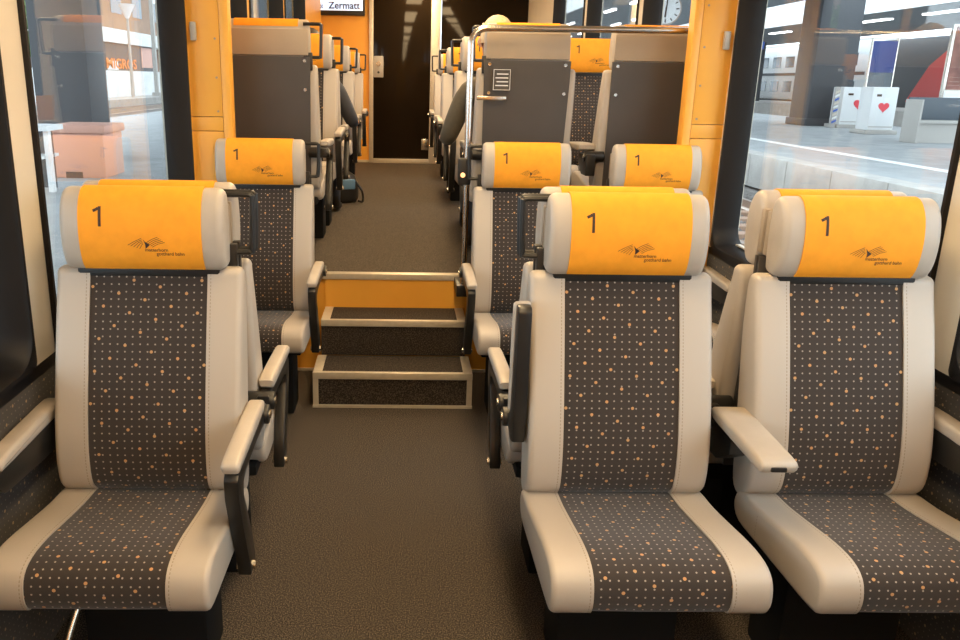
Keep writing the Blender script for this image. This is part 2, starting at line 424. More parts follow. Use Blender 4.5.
# ------------------------------------------------------------------ seats
HEAD = catmull([(.012, 1.073), (-.008, 1.11), (-.014, 1.17), (-.004, 1.230), (.020, 1.268), (.050, 1.278), (.074, 1.265), (.085, 1.230), (.087, 1.17), (.083, 1.10), (.074, 1.073), (.044, 1.066)], 3)
def head_front(z):      # front surface of the headrest at height z
    pts = sorted((p for p in HEAD if p[0] < .03), key=lambda p: p[1])
    for (y0, z0), (y1, z1) in zip(pts, pts[1:]):
        if z0 <= z <= z1: return y0 + (y1-y0)*(z-z0)/max(1e-6, z1-z0)
    return pts[0][0] if z < pts[0][1] else pts[-1][0]
BACK = catmull([(-.065, .48), (-.088, .52), (-.090, .60), (-.072, .70), (-.040, .82), (-.008, .93), (.024, 1.03), (.031, 1.056), (.046, 1.067), (.074, 1.064), (.086, 1.03), (.083, .90), (.062, .75), (.040, .60), (.022, .48), (-.02, .45)], 3)
CUSH = catmull([(-.05, .476), (-.14, .483), (-.25, .500), (-.35, .516), (-.425, .518), (-.468, .500), (-.483, .460), (-.474, .418), (-.44, .401), (-.30, .394), (-.18, .390), (-.06, .388), (-.02, .42), (-.025, .46)], 3)
def pathmesh(name, paths, w, m, parent, proj):
    """flat ribbons (print) along 2-D paths projected on the cover"""
    V = []; F = []
    for P in paths:
        for (a, b) in zip(P, P[1:]):
            t = Vector((b[0]-a[0], b[1]-a[1])); nrm = Vector((-t.y, t.x)).normalized()*w/2; n = len(V)
            V += [proj(a[0]+nrm.x, a[1]+nrm.y), proj(b[0]+nrm.x, b[1]+nrm.y), proj(b[0]-nrm.x, b[1]-nrm.y), proj(a[0]-nrm.x, a[1]-nrm.y)]
            F.append((n, n+1, n+2, n+3))
    me = D.meshes.new(name); me.from_pydata(V, [], F); return link(name, me, m, parent)
def on_cover(x, z): return (x, head_front(z)-.0042, z)
def proj_text(name, s, size, x, z, parent, bold=0, space=1):
    me = text_mesh(s, size, 0, 'LEFT', space, bold)
    bm = bmesh.new(); bm.from_mesh(me); bmesh.ops.triangulate(bm, faces=bm.faces)
    for q in range(1, 12 if size > .03 else 2):
        bmesh.ops.bisect_plane(bm, geom=bm.verts[:]+bm.edges[:]+bm.faces[:], plane_co=(0, size*q*.065, 0), plane_no=(0, 1, 0))
    bm.to_mesh(me); bm.free()
    for v in me.vertices: v.co = on_cover(x+v.co.x, z+v.co.y)
    return link(name, me, 'print', parent)
def make_headrest(t):
    h = sweep('headrest', HEAD, rounded(-.206, .206, .019), 'leather', t)
    # orange cloth: strip of the profile, from low on the front over the top and a little down the back
    i0 = min(range(len(HEAD)), key=lambda i: abs(HEAD[i][1]-1.076)+ (9 if HEAD[i][0] > .04 else 0))
    seq = [HEAD[(i0+k) % len(HEAD)] for k in range(len(HEAD))]
    cut = []
    for p in seq:
        cut.append(p)
        if p[0] > .078 and p[1] < 1.245: break
    n = len(cut); outer = []; inner = []
    for i, p in enumerate(cut):
        a, b = cut[max(0, i-1)], cut[min(n-1, i+1)]; tx, tz = b[0]-a[0], b[1]-a[1]; l = math.hypot(tx, tz)
        nx, nz = -tz/l, tx/l
        if nx*(p[0]-.045)+nz*(p[1]-1.175) < 0: nx, nz = -nx, -nz
        outer.append((p[0]+nx*.0032, p[1]+nz*.0032)); inner.append((p[0]+nx*.0002, p[1]+nz*.0002))
    c = sweep('headrest_cover', outer+inner[::-1], [(-.154, 0), (-.08, 0), (0, 0), (.08, 0), (.154, 0)], 'cover', h)
    c['label'] = 'orange cloth headrest cover printed with a number 1 and a mountain logo'
    zn = 1.186
    pathmesh('numeral', [[(-.099, zn+.0055*k) for k in range(10)], [(-.1155, zn+.0385), (-.1075, zn+.0415), (-.102, zn+.0455)], [(-.102, zn+.0460), (-.0965, zn+.0460)]], .0072, 'print', h, on_cover)
    # logo: slanted parallel lines either side of a dark peak
    z0 = 1.139; x0 = -.010; paths = []; K = .85
    for k in range(5):          # two fans of parallel strokes rising to the right
        paths.append([(-.026+.0085*k, .000-.0028*k), (-.004+.0055*k, .0125-.0020*k), (.016+.001*k, .0215-.0045*k)])
        paths.append([(.030+.004*k, .0085-.0035*k), (.046+.0045*k, .0185-.0035*k), (.064+.005*k, .0255-.0040*k)])
    paths = [[(x0+K*a, z0+K*b) for a, b in P] for P in paths]
    pathmesh('logo_lines', paths, .0012, 'print', h, on_cover)
    me = D.meshes.new('logo_peak'); me.from_pydata([on_cover(x0+K*a, z0+K*b) for a, b in ((.020, .019), (.026, .011), (.040, .002), (.026, -.011), (.026, .002))], [], [(0, 1, 2, 3, 4)])
    link('logo_peak', me, 'print', h)
    proj_text('logo_text', 'matterhorn', .0125, x0+.020, z0-.016, h, .0001)
    proj_text('logo_text', 'gotthard bahn', .0125, x0+.048, z0-.0265, h, .0001)
    return h
def make_arm(t, s, kind, upright=False):
    """padded armrest; s = side of the seat in its own frame"""
    x = s*.267; w = .0225
    a = empty('armrest'); a.parent = t
    if kind == 'aisle':
        body = [(.085, .668), (.03, .670), (-.12, .662), (-.25, .658), (-.296, .656), (-.310, .64), (-.308, .59), (-.275, .50), (-.235, .40), (-.212, .345), (-.208, .315), (-.150, .315), (-.150, .355), (-.172, .42), (-.212, .50), (-.25, .575), (-.246, .605), (-.21, .618), (-.08, .625), (.03, .622), (.085, .622)]
        bw = .018
    else:
        body = [(.10, .672), (-.25, .664), (-.325, .662), (-.335, .63), (-.30, .60), (-.1, .585), (.05, .585), (.10, .60)]
        bw = .024
    pad = catmull([(.02, .668), (-.1, .663), (-.284, .658), (-.309, .662), (-.315, .676), (-.302, .688), (-.24, .694), (-.1, .700), (.02, .702), (.035, .69)], 2)
    if upright:   # folded back against the backrest
        c, sn = 0, 1
        def rot(p): return (.105+(p[1]-.66)*-1*-.6-.12, .665-(p[0]-.06)*.92)
        body = [(-.055, .62), (-.062, .70), (-.06, .985), (-.05, .998), (-.018, .998), (-.01, .985), (.0, .70), (.03, .66), (.03, .63), (-.02, .61)]
        pad = catmull([(-.012, .985), (-.004, .84), (.0, .70), (.012, .69), (.024, .70), (.026, .85), (.02, .975), (.006, .995)], 2)
    if kind == 'center':
        w = .046; x = s*.281
        pad = catmull([(.0, .668), (-.1, .664), (-.262, .660), (-.288, .664), (-.295, .678), (-.284, .692), (-.22, .697), (-.1, .702), (.0, .704), (.015, .69)], 2)
        body = [(.10, .66), (-.08, .652), (-.08, .60), (.0, .55), (.10, .55)]
    if kind == 'window': x = s*.284; w = .026
    MB().prism(body, x-bw, x+bw).build('arm_frame', 'satin', a, .006, 40)
    sweep('arm_pad', pad, rounded(x-w, x+w, .010, 3), 'leather', a)
    if kind == 'aisle' and not upright:
        MB().cyl((x-.024, -.18, .328), (x+.024, -.18, .328), .012, 14).build('pin', 'steel', a)
    if kind == 'center':
        box('button', 'black', a, x-.022, x+.016, -.299, -.27, .668, .680, .003)
    if kind != 'window':
        MB().cyl((x-s*.072, .058, .645), (x+s*.03, .058, .645), .027, 18).build('pivot', 'black', a, .004)
        MB().cyl((x+s*.03, .058, .645), (x+s*.034, .058, .645), .012, 12).build('pivot_cap', 'steel', a)
    return a
PROTO = {}
def make_seat(arms, handle):
    t = empty('train_seat')
    make_headrest(t)
    box('headrest_bracket', 'black', t, -.185, .185, .030, .080, 1.045, 1.078, .006)
    br = sweep('backrest', BACK, [(-.154, .005), (-.05, .003), (.05, .003), (.154, .005)], 'fabric', t)
    for s in (-1, 1):
        st_ = rounded(.153, .243, .017, 5, r0=False) if s > 0 else rounded(-.243, -.153, .017, 5, r1=False)
        sweep('backrest_bolster', BACK, st_, 'stitched', t)
        st_ = rounded(.154, .248, .014, 5, r0=False) if s > 0 else rounded(-.248, -.154, .014, 5, r1=False)
        sweep('seat_bolster', CUSH, st_, 'stitched', t)
    sweep('seat_cushion', CUSH, [(-.155, .004), (-.05, .003), (.05, .003), (.155, .004)], 'fabric', t)
    # hard back
    bp = MB()
    bp.add([(x, y, z) for z, y0, hw in ((.44, .035, .20), (.75, .070, .205), (1.0, .092, .210), (1.105, .0925, .2115)) for x, y in ((-hw, y0), (hw, y0), (hw, y0+.009), (-hw, y0+.009))],
           [(i*4+j, i*4+(j+1) % 4, i*4+4+(j+1) % 4, i*4+4+j) for i in range(3) for j in range(4)]+[(3, 2, 1, 0), (12, 13, 14, 15)])
    pnl = bp.build('back_panel', 'panel', t, 0, 20)
    for xx in (-.185, .185):
        for z in (1.085, .95):
            y = .1005
            MB().cyl((xx, y-.004, z), (xx, y+.004, z), .008, 12).build('screw', 'steel', pnl)
    box('back_shell', 'taupe', t, -.204, .204, .078, .100, 1.11, 1.232, .006)
    # base
    box('seat_pan', 'matt', t, -.225, .225, -.40, .01, .37, .408, .01)
    box('pedestal', 'matt', t, -.16, .16, -.20, -.03, 0, .375, .012)
    if 'window' in arms.values() and handle:
        MB().tube([(-.13*handle, -.12, .37), (-.17*handle, -.26, .19), (-.20*handle, -.38, .012)], .012, 10).build('brace', 'steel', t)
    for s, kind in arms.items():
        make_arm(t, s, kind.split('_')[0], kind.endswith('up'))
    if handle:
        s = handle; y = .088
        MB().tube(catmull([(s*.18, y, 1.256), (s*.254, y, 1.256), (s*.263, y, 1.251), (s*.266, y, 1.242), (s*.262, y, 1.112), (s*.257, y, 1.104), (s*.248, y, 1.102), (s*.18, y, 1.102)], 3, False), .0082, 8).build('grab_handle', 'black', t)
        box('handle_bracket', 'black', t, min(s*.19, s*.222), max(s*.19, s*.222), y-.012, y+.010, 1.04, 1.125, .004)
    return t
def place(x, y, z, facing, cfg, label, group, up=False):
    """cfg: 'L' single by the window, 'M' aisle seat of a pair, 'R' window seat of a pair"""
    f = 1 if facing < 0 else -1
    if cfg == 'L': arms = {f: 'aisle', -f: 'window'}; hd = f
    elif cfg == 'M': arms = {-f: 'aisle_up' if up else 'aisle'}; hd = -f
    else: arms = {-f: 'center', f: 'window'}; hd = 0
    key = (tuple(sorted(arms.items())), hd)
    if key in PROTO: o = copy_tree(PROTO[key])
    else: o = PROTO[key] = make_seat(arms, hd)
    o.location = (x, y, z); o.rotation_euler = (0, 0, 0 if facing < 0 else PI)
    return tag(o, label, 'seat', group)
SX = {'L': -.656, 'M': .5903, 'R': 1.1901}
G1, G2 = 'grey leather train seats on the low floor', 'grey leather train seats on the raised floor'
rows = [
 (1.934, 0, -1, {'L': 'single dotted-fabric seat with grey bolsters, large aisle armrest lowered, turned away from the steps', 'M': 'dotted-fabric aisle seat with its aisle armrest folded upright', 'R': 'dotted-fabric window seat sharing a padded middle armrest with the upright-armrest seat'}),
 (2.147, 0, 1, {'L': 'single seat facing the steps, back to back with the front single seat', 'M': 'aisle seat facing the steps, back to back with the upright-armrest seat', 'R': 'window seat facing the steps, backing onto the window seat with middle armrest'}),
 (3.607, 0, -1, {'L': 'single seat beside the foot of the steps, its back to the raised floor', 'M': 'aisle seat beside the foot of the steps, below the steel grab rail', 'R': 'window seat at the orange cross panel, next to the aisle seat by the steps'}),
 (3.985, Z1, 1, {'L': 'single seat at the top of the steps showing its charcoal back panel', 'M': 'seat behind the steel rail with a notice plate on its charcoal back', 'R': 'window seat behind the steel rail showing a plain charcoal back'}),
 (5.12, Z1, -1, {'L': 'first single raised-floor seat facing the steps, orange cover half hidden', 'M': 'raised-floor aisle seat facing the steps, seen past the notice plate seat', 'R': 'raised-floor window seat facing the steps, seen between two charcoal backs'}),
 (5.335, Z1, 1, {'L': 'single raised-floor seat facing the dark door, with a passenger in grey', 'M': 'raised-floor aisle seat facing the dark door, backing onto the half hidden aisle seat', }),
 (6.82, Z1, -1, {'L': 'second single raised-floor seat facing the steps, beside the black backpack', 'M': 'second raised-floor aisle seat facing the steps, opposite the backpack'}),
 (7.035, Z1, 1, {'L': 'single raised-floor seat facing the dark door, behind the backpack', 'M': 'raised-floor aisle seat facing the dark door, second in line'}),
 (8.50, Z1, -1, {'L': 'single raised-floor seat closest to the dark door', 'M': 'raised-floor aisle seat closest to the dark door'}),
]
SEAT = {}
# the seat with the folded armrest is built first so that copies of the ordinary one stay separate
for y, z, fc, labs in rows:
    for c, lab in labs.items():
        dx = {(3.607, 'R'): .014, (3.985, 'M'): .02, (3.985, 'R'): .045, (5.12, 'R'): .035}.get((y, c), 0)
        SEAT[(y, c)] = place(SX[c]+dx, y, z, fc, c, lab, G1 if z == 0 else G2, up=(y == 1.934 and c == 'M'))
# notice plate and latch on one charcoal back
ns = SEAT[(3.985, 'M')]
npn = [o for o in ns.children if o.name.startswith('back_panel')][0]
pl = box('notice_plate', 'panel', npn, .085, .165, .1195, .1225, .965, 1.06)
MB().tube([(.085, .1235, .965), (.165, .1235, .965), (.165, .1235, 1.06), (.085, .1235, 1.06)], .0022, 6, closed=True).build('notice_border', 'white', npn)
for k in range(4):
    box('notice_line', 'white', npn, .094, .156-.006*(k % 2), .1225, .1232, .983+.018*k, .988+.018*k)
lt = box('latch_strip', 'steel', npn, .10, .245, .121, .128, .915, .935, .003)

# ------------------------------------------------------------------ grab rail and button box
gr = tag(empty('grab_rail', (.325, 3.80, .50)), 'bent steel grab rail running from the step edge to the orange panel', 'rail')
pts = [(0, 0, 0), (0, 0, .6), (0, 0, 1.17)]+[(.075*(1-math.cos(a)), 0, 1.22+.075*math.sin(a)) for a in [PI/2*i/6 for i in range(7)]]+[(.5, 0, 1.297), (1.062, 0, 1.30)]
MB().tube(pts, .0155, 14).build('rail_tube', 'steel', gr)
MB().cyl((1.055, -.0, 1.30), (1.055, -.085, 1.30), .014, 14).build('rail_elbow', 'steel', gr)
MB().cyl((1.055, -.078, 1.30), (1.055, -.086, 1.30), .034, 20).build('wall_flange', 'steel', gr)
box('foot_bracket', 'satin', gr, -.035, .03, -.03, .16, -.01, .05, .006)
bb = box('button_box', 'black', gr, -.045, .018, -.035, .03, .56, .69, .012)
MB().cyl((-.022, -.037, .61), (-.022, -.034, .61), .012, 14).build('request_button', 'amber', bb)

# ------------------------------------------------------------------ passenger display
ds = tag(empty('passenger_display', (-.76, YE-.05, 2.285)), 'flat information display hung on the orange end wall reading Zermatt', 'display')
box('casing', 'black', ds, -.31, .31, 0, .05, 0, .42, .006)
sc = box('screen', emit('screen_white', (.85, .93, 1), 1.0), ds, -.285, .285, -.004, 0, .055, .40)
box('info_bar', emit('screen_blue', (.35, .62, .95), .8), sc, -.28, .25, -.006, -.004, .06, .15)
text('screen_text', 'Zermatt', .11, (-.12, -.0065, .075), (PI/2, 0, 0), 'print', sc, 'LEFT', .0005, .002)
text('screen_text', '««', .09, (-.27, -.0065, .075), (PI/2, 0, 0), 'print', sc, 'LEFT', .0005, .001)

# ------------------------------------------------------------------ ceiling lamps
k = 0
y = -1.9
while y < 9.4:
    for x in (.22,):
        l = tag(empty('ceiling_lamp', (x, y, ZC)), 'warm rectangular ceiling lamp fixed to the ceiling over the aisle', 'lamp', 'row of ceiling lamps')
        box('housing', 'greyp', l, -.17, .17, -.36, .36, -.03, -.002, .004)
        box('diffuser', 'lamp', l, -.15, .15, -.34, .34, -.038, -.03)
    y += 1.12

# ------------------------------------------------------------------ passengers (seated, facing the far door)
def person(loc, rz, top, legs, hair, label, lean=0, elbows=(.24, .30), seat=.50):
    """one skinned body; front is local -y, origin on the floor below the hips"""
    V = []; E = []; R_ = []
    def v(p, r, link_=None):
        V.append(p); R_.append(r); i = len(V)-1
        if link_ is not None: E.append((link_, i))
        return i
    pel = v((0, -.10, seat+.08), (.16, .12)); w = v((lean*.2, -.11, seat+.24), (.15, .11), pel)
    ch = v((lean*.5, -.10, seat+.42), (.17, .12), w); sh = v((lean*.8, -.09, seat+.53), (.10, .085), ch)
    nk = v((lean, -.10, seat+.61), (.055, .055), sh); hd0 = v((lean, -.115, seat+.68), (.068, .085), nk)
    hd1 = v((lean, -.12, seat+.76), (.078, .098), hd0); v((lean, -.11, seat+.835), (.055, .07), hd1)
    for s, elbow in zip((-1, 1), elbows):
        hip = v((s*.10, -.14, seat+.07), (.085, .085), pel); kn = v((s*.12, -.56, seat+.06), (.062, .062), hip)
        an = v((s*.12, -.58, .10), (.042, .042), kn); ft = v((s*.12, -.62, .045), (.045, .04), an); v((s*.13, -.76, .035), (.04, .03), ft)
        s1 = v((s*.17+lean*.7, -.09, seat+.50), (.065, .065), sh); el = v((s*elbow, -.14, seat+.25), (.05, .05), s1)
        wr = v((s*(elbow-.01), -.36, seat+.245), (.033, .030), el); pm = v((s*(elbow-.01), -.42, seat+.245), (.042, .018), wr)
        for k in range(4):
            f0 = v((s*(elbow-.01)+(k-1.5)*.019, -.465, seat+.243), (.0095, .0095), pm)
            v((s*(elbow-.01)+(k-1.5)*.021, -.51+abs(k-1.3)*.01, seat+.225), (.008, .008), f0)
        t0 = v((s*(elbow-.05), -.42, seat+.238), (.011, .011), wr); v((s*(elbow-.062), -.455, seat+.23), (.009, .009), t0)
    me = D.meshes.new('p'); me.from_pydata(V, E, [])
    o = D.objects.new('p', me); COL.objects.link(o)
    sm = o.modifiers.new('s', 'SKIN'); sm.use_smooth_shade = True
    for i, r in enumerate(R_): me.skin_vertices[0].data[i].radius = r
    me.skin_vertices[0].data[0].use_root = True
    ss = o.modifiers.new('d', 'SUBSURF'); ss.levels = 1; ss.render_levels = 1
    dg = bpy.context.evaluated_depsgraph_get(); bme = D.meshes.new_from_object(o.evaluated_get(dg)); D.objects.remove(o)
    bme.materials.clear()
    for m in (top, legs, 'skin', 'black'): bme.materials.append(X[m])
    for p in bme.polygons:
        c = p.center; p.use_smooth = True
        if c.z > seat+.60 or (c.y < -.37 and c.z > seat+.17): p.material_index = 2
        elif c.z < .11: p.material_index = 3
        elif c.z < seat+.10 or (c.z < seat+.16 and abs(c.x) < .2): p.material_index = 1
    b = D.objects.new('person', bme); COL.objects.link(b); b.location = loc; b.rotation_euler = (0, 0, rz)
    tag(b, label, 'person')
    # hair cap, ears, nose, eyes
    hb = MB(); n = 14; rings = []
    for i in range(7):
        th = PI*.58*i/6
        rings.append([(lean+.088*math.sin(th)*math.cos(2*PI*j/n), -.105+.108*math.sin(th)*math.sin(2*PI*j/n)+.018*(i/6), seat+.765+.112*math.cos(th)+(.035 if math.sin(2*PI*j/n) < -.3 and i > 3 else 0)) for j in range(n)])
    hb.add([p for q in rings for p in q], [(i*n+j, i*n+(j+1) % n, (i+1)*n+(j+1) % n, (i+1)*n+j) for i in range(6) for j in range(n)]+[tuple((6*n+j) for j in range(n))[::-1]])
    hb.build('hair', hair, b, 0, 80)
    for s in (-1, 1):
        MB().tube([(lean+s*.078, -.11, seat+.72), (lean+s*.088, -.105, seat+.745), (lean+s*.084, -.10, seat+.765)], [.010, .014, .010], 8).build('ear', 'skin', b)
        MB().tube([(lean+s*.030, -.205, seat+.745), (lean+s*.030, -.212, seat+.745)], [.011, .006], 8).build('eye', 'print', b)
    MB().tube([(lean, -.205, seat+.755), (lean, -.222, seat+.725), (lean, -.205, seat+.712)], [.008, .013, .010], 8).build('nose', 'skin', b)
    MB().tube([(lean-.022, -.196, seat+.688), (lean, -.204, seat+.686), (lean+.022, -.196, seat+.688)], .005, 6).build('mouth', 'red', b)
    return b
person((.57, 4.02, Z1), PI, 'olive', 'jeans', 'hair_b', 'passenger with pale blond hair and olive jacket, elbow over the aisle armrest', lean=.085, seat=.455, elbows=(.225, .325))
person((-.625, 5.38, Z1), PI, 'navy', 'jeans', 'hair_d', 'passenger in a dark grey jacket with an arm on the aisle armrest', elbows=(.285, .22), seat=.46)
# backpack on the raised floor
bk = tag(empty('backpack', (-.50, 6.50, Z1), .3), 'black backpack slumped on the raised aisle floor', 'bag')
me = MB().add([(x*sx, y*sy, z) for z, sx, sy in ((0, .13, .10), (.03, .15, .12), (.14, .15, .12), (.22, .12, .09), (.26, .06, .05)) for x, y in [(math.cos(2*PI*i/12), math.sin(2*PI*i/12)) for i in range(12)]],
     [(i*12+j, i*12+(j+1) % 12, i*12+12+(j+1) % 12, i*12+12+j) for i in range(4) for j in range(12)]+[tuple(range(12))[::-1], tuple(range(48, 60))]).build('bag_body', 'black', bk, 0, 70)
MB().tube(catmull([(-.05, 0, .25), (-.03, 0, .30), (.03, 0, .30), (.05, 0, .25)], 4, False), .009, 8).build('carry_loop', 'navy', bk)
MB().tube(catmull([(.10, -.09, .18), (.15, -.12, .10), (.16, -.10, .015), (.12, -.12, .02)], 4, False), .010, 8).build('strap', 'satin', bk)
box('front_pocket', mat('blue_nylon', (.10, .20, .32), .5), bk, -.02, .09, -.135, -.10, .12, .20, .01)

# ------------------------------------------------------------------ outside
X['asphalt'] = mat('platform_asphalt', (.33, .345, .35), .8, noise=.12, nscale=2)
X['concrete'] = mat('pale_concrete', (.40, .385, .36), .8, noise=.12, nscale=3)
X['ballast'] = mat('ballast_grey', (.15, .135, .125), .95, noise=.45, nscale=9)
X['railsteel'] = mat('rail_steel', (.42, .33, .27), .35, .8)
X['lightline'] = mat('white_line_paint', (.80, .80, .78), .7, noise=.05)
X['column'] = mat('dark_grey_column', (.055, .058, .065), .5, noise=.05)
X['brick'] = mat('brown_facade', (.30, .19, .13), .8, noise=.12, nscale=1)
X['plaster'] = mat('white_plaster', (.70, .71, .70), .8, noise=.06, nscale=1)
X['board'] = mat('dark_sign_board', (.06, .05, .05), .5)
X['migros'] = mat('orange_letters', (.85, .22, .04), .5)
X['pink_tint'] = mat('pink_reflection_and_poster', (.62, .33, .25), .5, noise=.05)  # reflection of the orange headrest painted in as the bin colour; poster shares it
X['bluesign'] = mat('blue_enamel', (.03, .10, .42), .4)
X['canopy'] = mat('canopy_underside', (.30, .34, .37), .6, noise=.05, nscale=1)
X['winblue'] = mat('dark_window_glass', (.05, .07, .09), .12)
X['foliage'] = mat('leaf_green', (.10, .16, .05), .7, noise=.4, nscale=3)
X['tubelight'] = emit('tube_lamp', (1, 1, 1), 4)
PZ, TZ = .2, -.45
tag(box('ground_right', 'ballast', None, 1.75, 120, -30, 200, TZ-.25, TZ-.05), kind='structure')
tag(box('ground_left', 'asphalt', None, -13.2, -1.2, -30, 200, -.6, -.30), kind='structure')
tag(box('ground_left_track', 'ballast', None, -120, -13.2, -30, 200, -.75, -.55), kind='structure')
def track(x0, gauge, ztop, y0, y1, label, sleepers=True):
    t = tag(empty('railway_track', (x0, 0, ztop)), label, 'track')
    for s in (0, gauge):
        MB().prism([(s-.06, -.15), (s+.06, -.15), (s+.02, -.12), (s+.015, -.04), (s+.035, -.03), (s+.035, 0), (s-.035, 0), (s-.035, -.03), (s-.015, -.04), (s-.02, -.12)], y0, y1, 'y').build('rail', 'railsteel', t, 0, 20)
    if sleepers:
        sl = None; y = y0+.3
        while y < min(y1, 40):
            if sl is None: sl = box('sleeper', 'brick', t, -.45, gauge+.45, -.12, .12, -.27, -.15, .01)
            else: c = sl.copy(); COL.objects.link(c); c.location.y = 0; sl2 = c; c.location.y = y-(y0+.3)
            if sl.location.y == 0 and y == y0+.3: sl.location.y = 0; base = y
            y += .62
        for c in t.children:
            if c.name.startswith('sleeper'): c.location.y += y0+.3
    return t
XRA = at(742, 242, z=-.25).x; XRB = at(748, 200, z=-.25).x
track(XRA, max(1.0, XRB-XRA), -.25, 2, 60, 'railway track with rusty rails beside the grey platform')
# loose stones by the track
V = []; F = []
for i in range(5200):
    x = random.uniform(XRA-1.6, XRB+1.0); y = random.uniform(5, 17); z = TZ-.05+random.uniform(0, .05); r = random.uniform(.025, .055); n = len(V)
    a = random.uniform(0, 6.28)
    for k in range(4): V.append((x+r*math.cos(a+k*PI/2)*random.uniform(.7, 1.3), y+r*math.sin(a+k*PI/2)*random.uniform(.7, 1.3), z))
    V.append((x, y, z+r*random.uniform(.6, 1.2)))
    F += [(n, n+1, n+4), (n+1, n+2, n+4), (n+2, n+3, n+4), (n+3, n, n+4)]
me = D.meshes.new('ballast'); me.from_pydata(V, [], F); tag(link('ballast', me, 'ballast'), 'grey crushed stone ballast around the rails', 'ballast', kind='stuff')
XE = at(780, 160, z=PZ).x
pf = tag(box('platform_right', 'asphalt', None, XE+.45, XE+11, -10, 150, TZ, PZ), kind='structure')
sl = None
for k in range(28):
    y0 = 2+k*1.55
    if sl is None: sl = box('edge_stone', 'concrete', pf, XE, XE+.44, 0, 1.53, TZ, PZ+.004, .012); sl.location.y = y0; continue
    c = sl.copy(); COL.objects.link(c); c.location.y = y0
box('edge_line', 'lightline', pf, at(800, 147, z=PZ).x-.1, at(800, 147, z=PZ).x+.16, -10, 150, PZ, PZ+.006)
# column on the platform
c0 = at(826, 126, z=PZ)
wcol = 45*c0.y/769*.5
cl = tag(empty('canopy_column', (c0.x, c0.y+wcol*.8, PZ)), 'dark grey square canopy column behind the heart-marked cabinets', 'column')
box('shaft', 'column', cl, -wcol*.9, wcol*.9, -wcol*.8, wcol*.8, 0, 4.4, .02)
box('foot', 'column', cl, -wcol*1.0, wcol*1.0, -wcol*.9, wcol*.9, 0, .25, .02)
# near canopy over the platform and its lamps
cn = tag(empty('platform_canopy', (XE, 0, 4.6)), 'grey canopy roof over the platform beside the track', 'canopy')
box('roof_slab', 'canopy', cn, .1, 7.5, 8, 90, 0, .3)
box('fascia', 'white', cn, 0, .1, 8, 90, -.1, .5)
for k in range(12):
    for xx in (1.6, 4.0):
        box('tube_lamp', 'tubelight', cn, xx, xx+.14, 10+k*4, 11.6+k*4, -.08, -.001)
# station clock under the canopy
ck0 = at(665, 9, y=24)
ck = tag(empty('station_clock', ck0), 'round white station clock hanging under the platform canopy', 'clock')
MB().cyl((0, -.10, 0), (0, .10, 0), .46, 32).build('case', 'railsteel', ck)
fc = MB().cyl((0, -.115, 0), (0, -.10, 0), .42, 32).build('dial', 'white', ck)
for k in range(12):
    a = k*PI/6; MB().cyl((.30*math.sin(a), -.118, .30*math.cos(a)), (.385*math.sin(a), -.118, .385*math.cos(a)), .017, 6).build('hour_mark', 'print', fc)
MB().cyl((0, -.122, -.05), (0.02, -.122, .34), .016, 6).build('minute_hand', 'print', fc)
MB().cyl((0, -.122, .05), (-.02, -.122, -.24), .022, 6).build('hour_hand', 'print', fc)
MB().cyl((0, 0, .46), (0, 0, 4.595-ck0.z), .03, 8).build('hanger', 'railsteel', ck)
# two white cabinets with hearts
def heart(name, parent, size, loc):
    pts = []
    for i in range(28):
        t = 2*PI*i/28; pts.append((size*(16*math.sin(t)**3)/32, size*(13*math.cos(t)-5*math.cos(2*t)-2*math.cos(3*t)-math.cos(4*t))/32))
    o = MB().prism(pts, -.012, 0, 'y').build(name, mat('heart_red', (.75, .06, .08), .5), parent); o.location = loc
def cabinet(px0, px1, pyb, pyt, label, patterned):
    b0 = at(px0, pyb, z=PZ); b1 = at(px1, pyb, z=PZ); y = b0.y; w = b1.x-b0.x
    h = at((px0+px1)/2, pyt, y=y).z-PZ
    t = tag(empty('ticket_cabinet', (b0.x, y, PZ)), label, 'cabinet')
    box('plinth', 'greyp', t, -.10, w+.10, -.10, .75, 0, .12, .02)
    bd = box('body', 'white', t, 0, w, 0, .65, .12, h, .03)
    box('slot', 'print', bd, w*.18, w*.36, -.01, 0, h*.80, h*.85)
    heart('heart_mark', bd, w*.42, (w*(.62 if patterned else .5), 0, h*.58))
    box('door_panel', 'greyp', bd, w*.04, w*.96, -.006, 0, .2, .23)
    return t, w, h
t1, w1, h1 = cabinet(838, 862, 128, 87, 'white cabinet with a red heart and a patterned poster on its side', True)
b0 = at(822, 127, z=PZ)
pp = tag(empty('striped_poster', (b0.x, t1.location.y-.02, PZ)), 'blue and yellow striped poster against the white cabinet', 'poster')
pw = t1.location.x-b0.x-.12
box('backing', 'greyp', pp, 0, pw, 0, .1, 0, h1, .01)
for k in range(9):
    MB().prism([(pw*.05, .15+k*h1*.09), (pw*.95, .22+k*h1*.09), (pw*.95, .22+k*h1*.09+h1*.05), (pw*.05, .15+k*h1*.09+h1*.05)], -.012, 0, 'y').build('stripe', ['bluesign', 'lightline', 'migros'][k % 3] if k % 3 != 2 else 'cream', pp)
t2, w2, h2 = cabinet(866, 888, 134, 87, 'white cabinet with a red heart on its plain door', False)
# tall information stele with a blue head
b0 = at(877, 126, z=PZ)
is_ = tag(empty('information_stele', (b0.x, b0.y+.3, PZ)), 'tall glazed information stele with a dark blue head behind the plain cabinet', 'sign')
u = b0.y/769
box('frame', 'steel', is_, -13*u, -12*u, 0, .1, 0, 3.1); box('frame', 'steel', is_, 12*u, 13*u, 0, .1, 0, 3.1)
box('glass_panel', 'winblue', is_, -12*u, 12*u, .03, .06, .3, 1.9); box('head_panel', mat('navy_enamel', (.03, .05, .20), .4), is_, -12*u, 12*u, .02, .08, 1.9, 3.0)
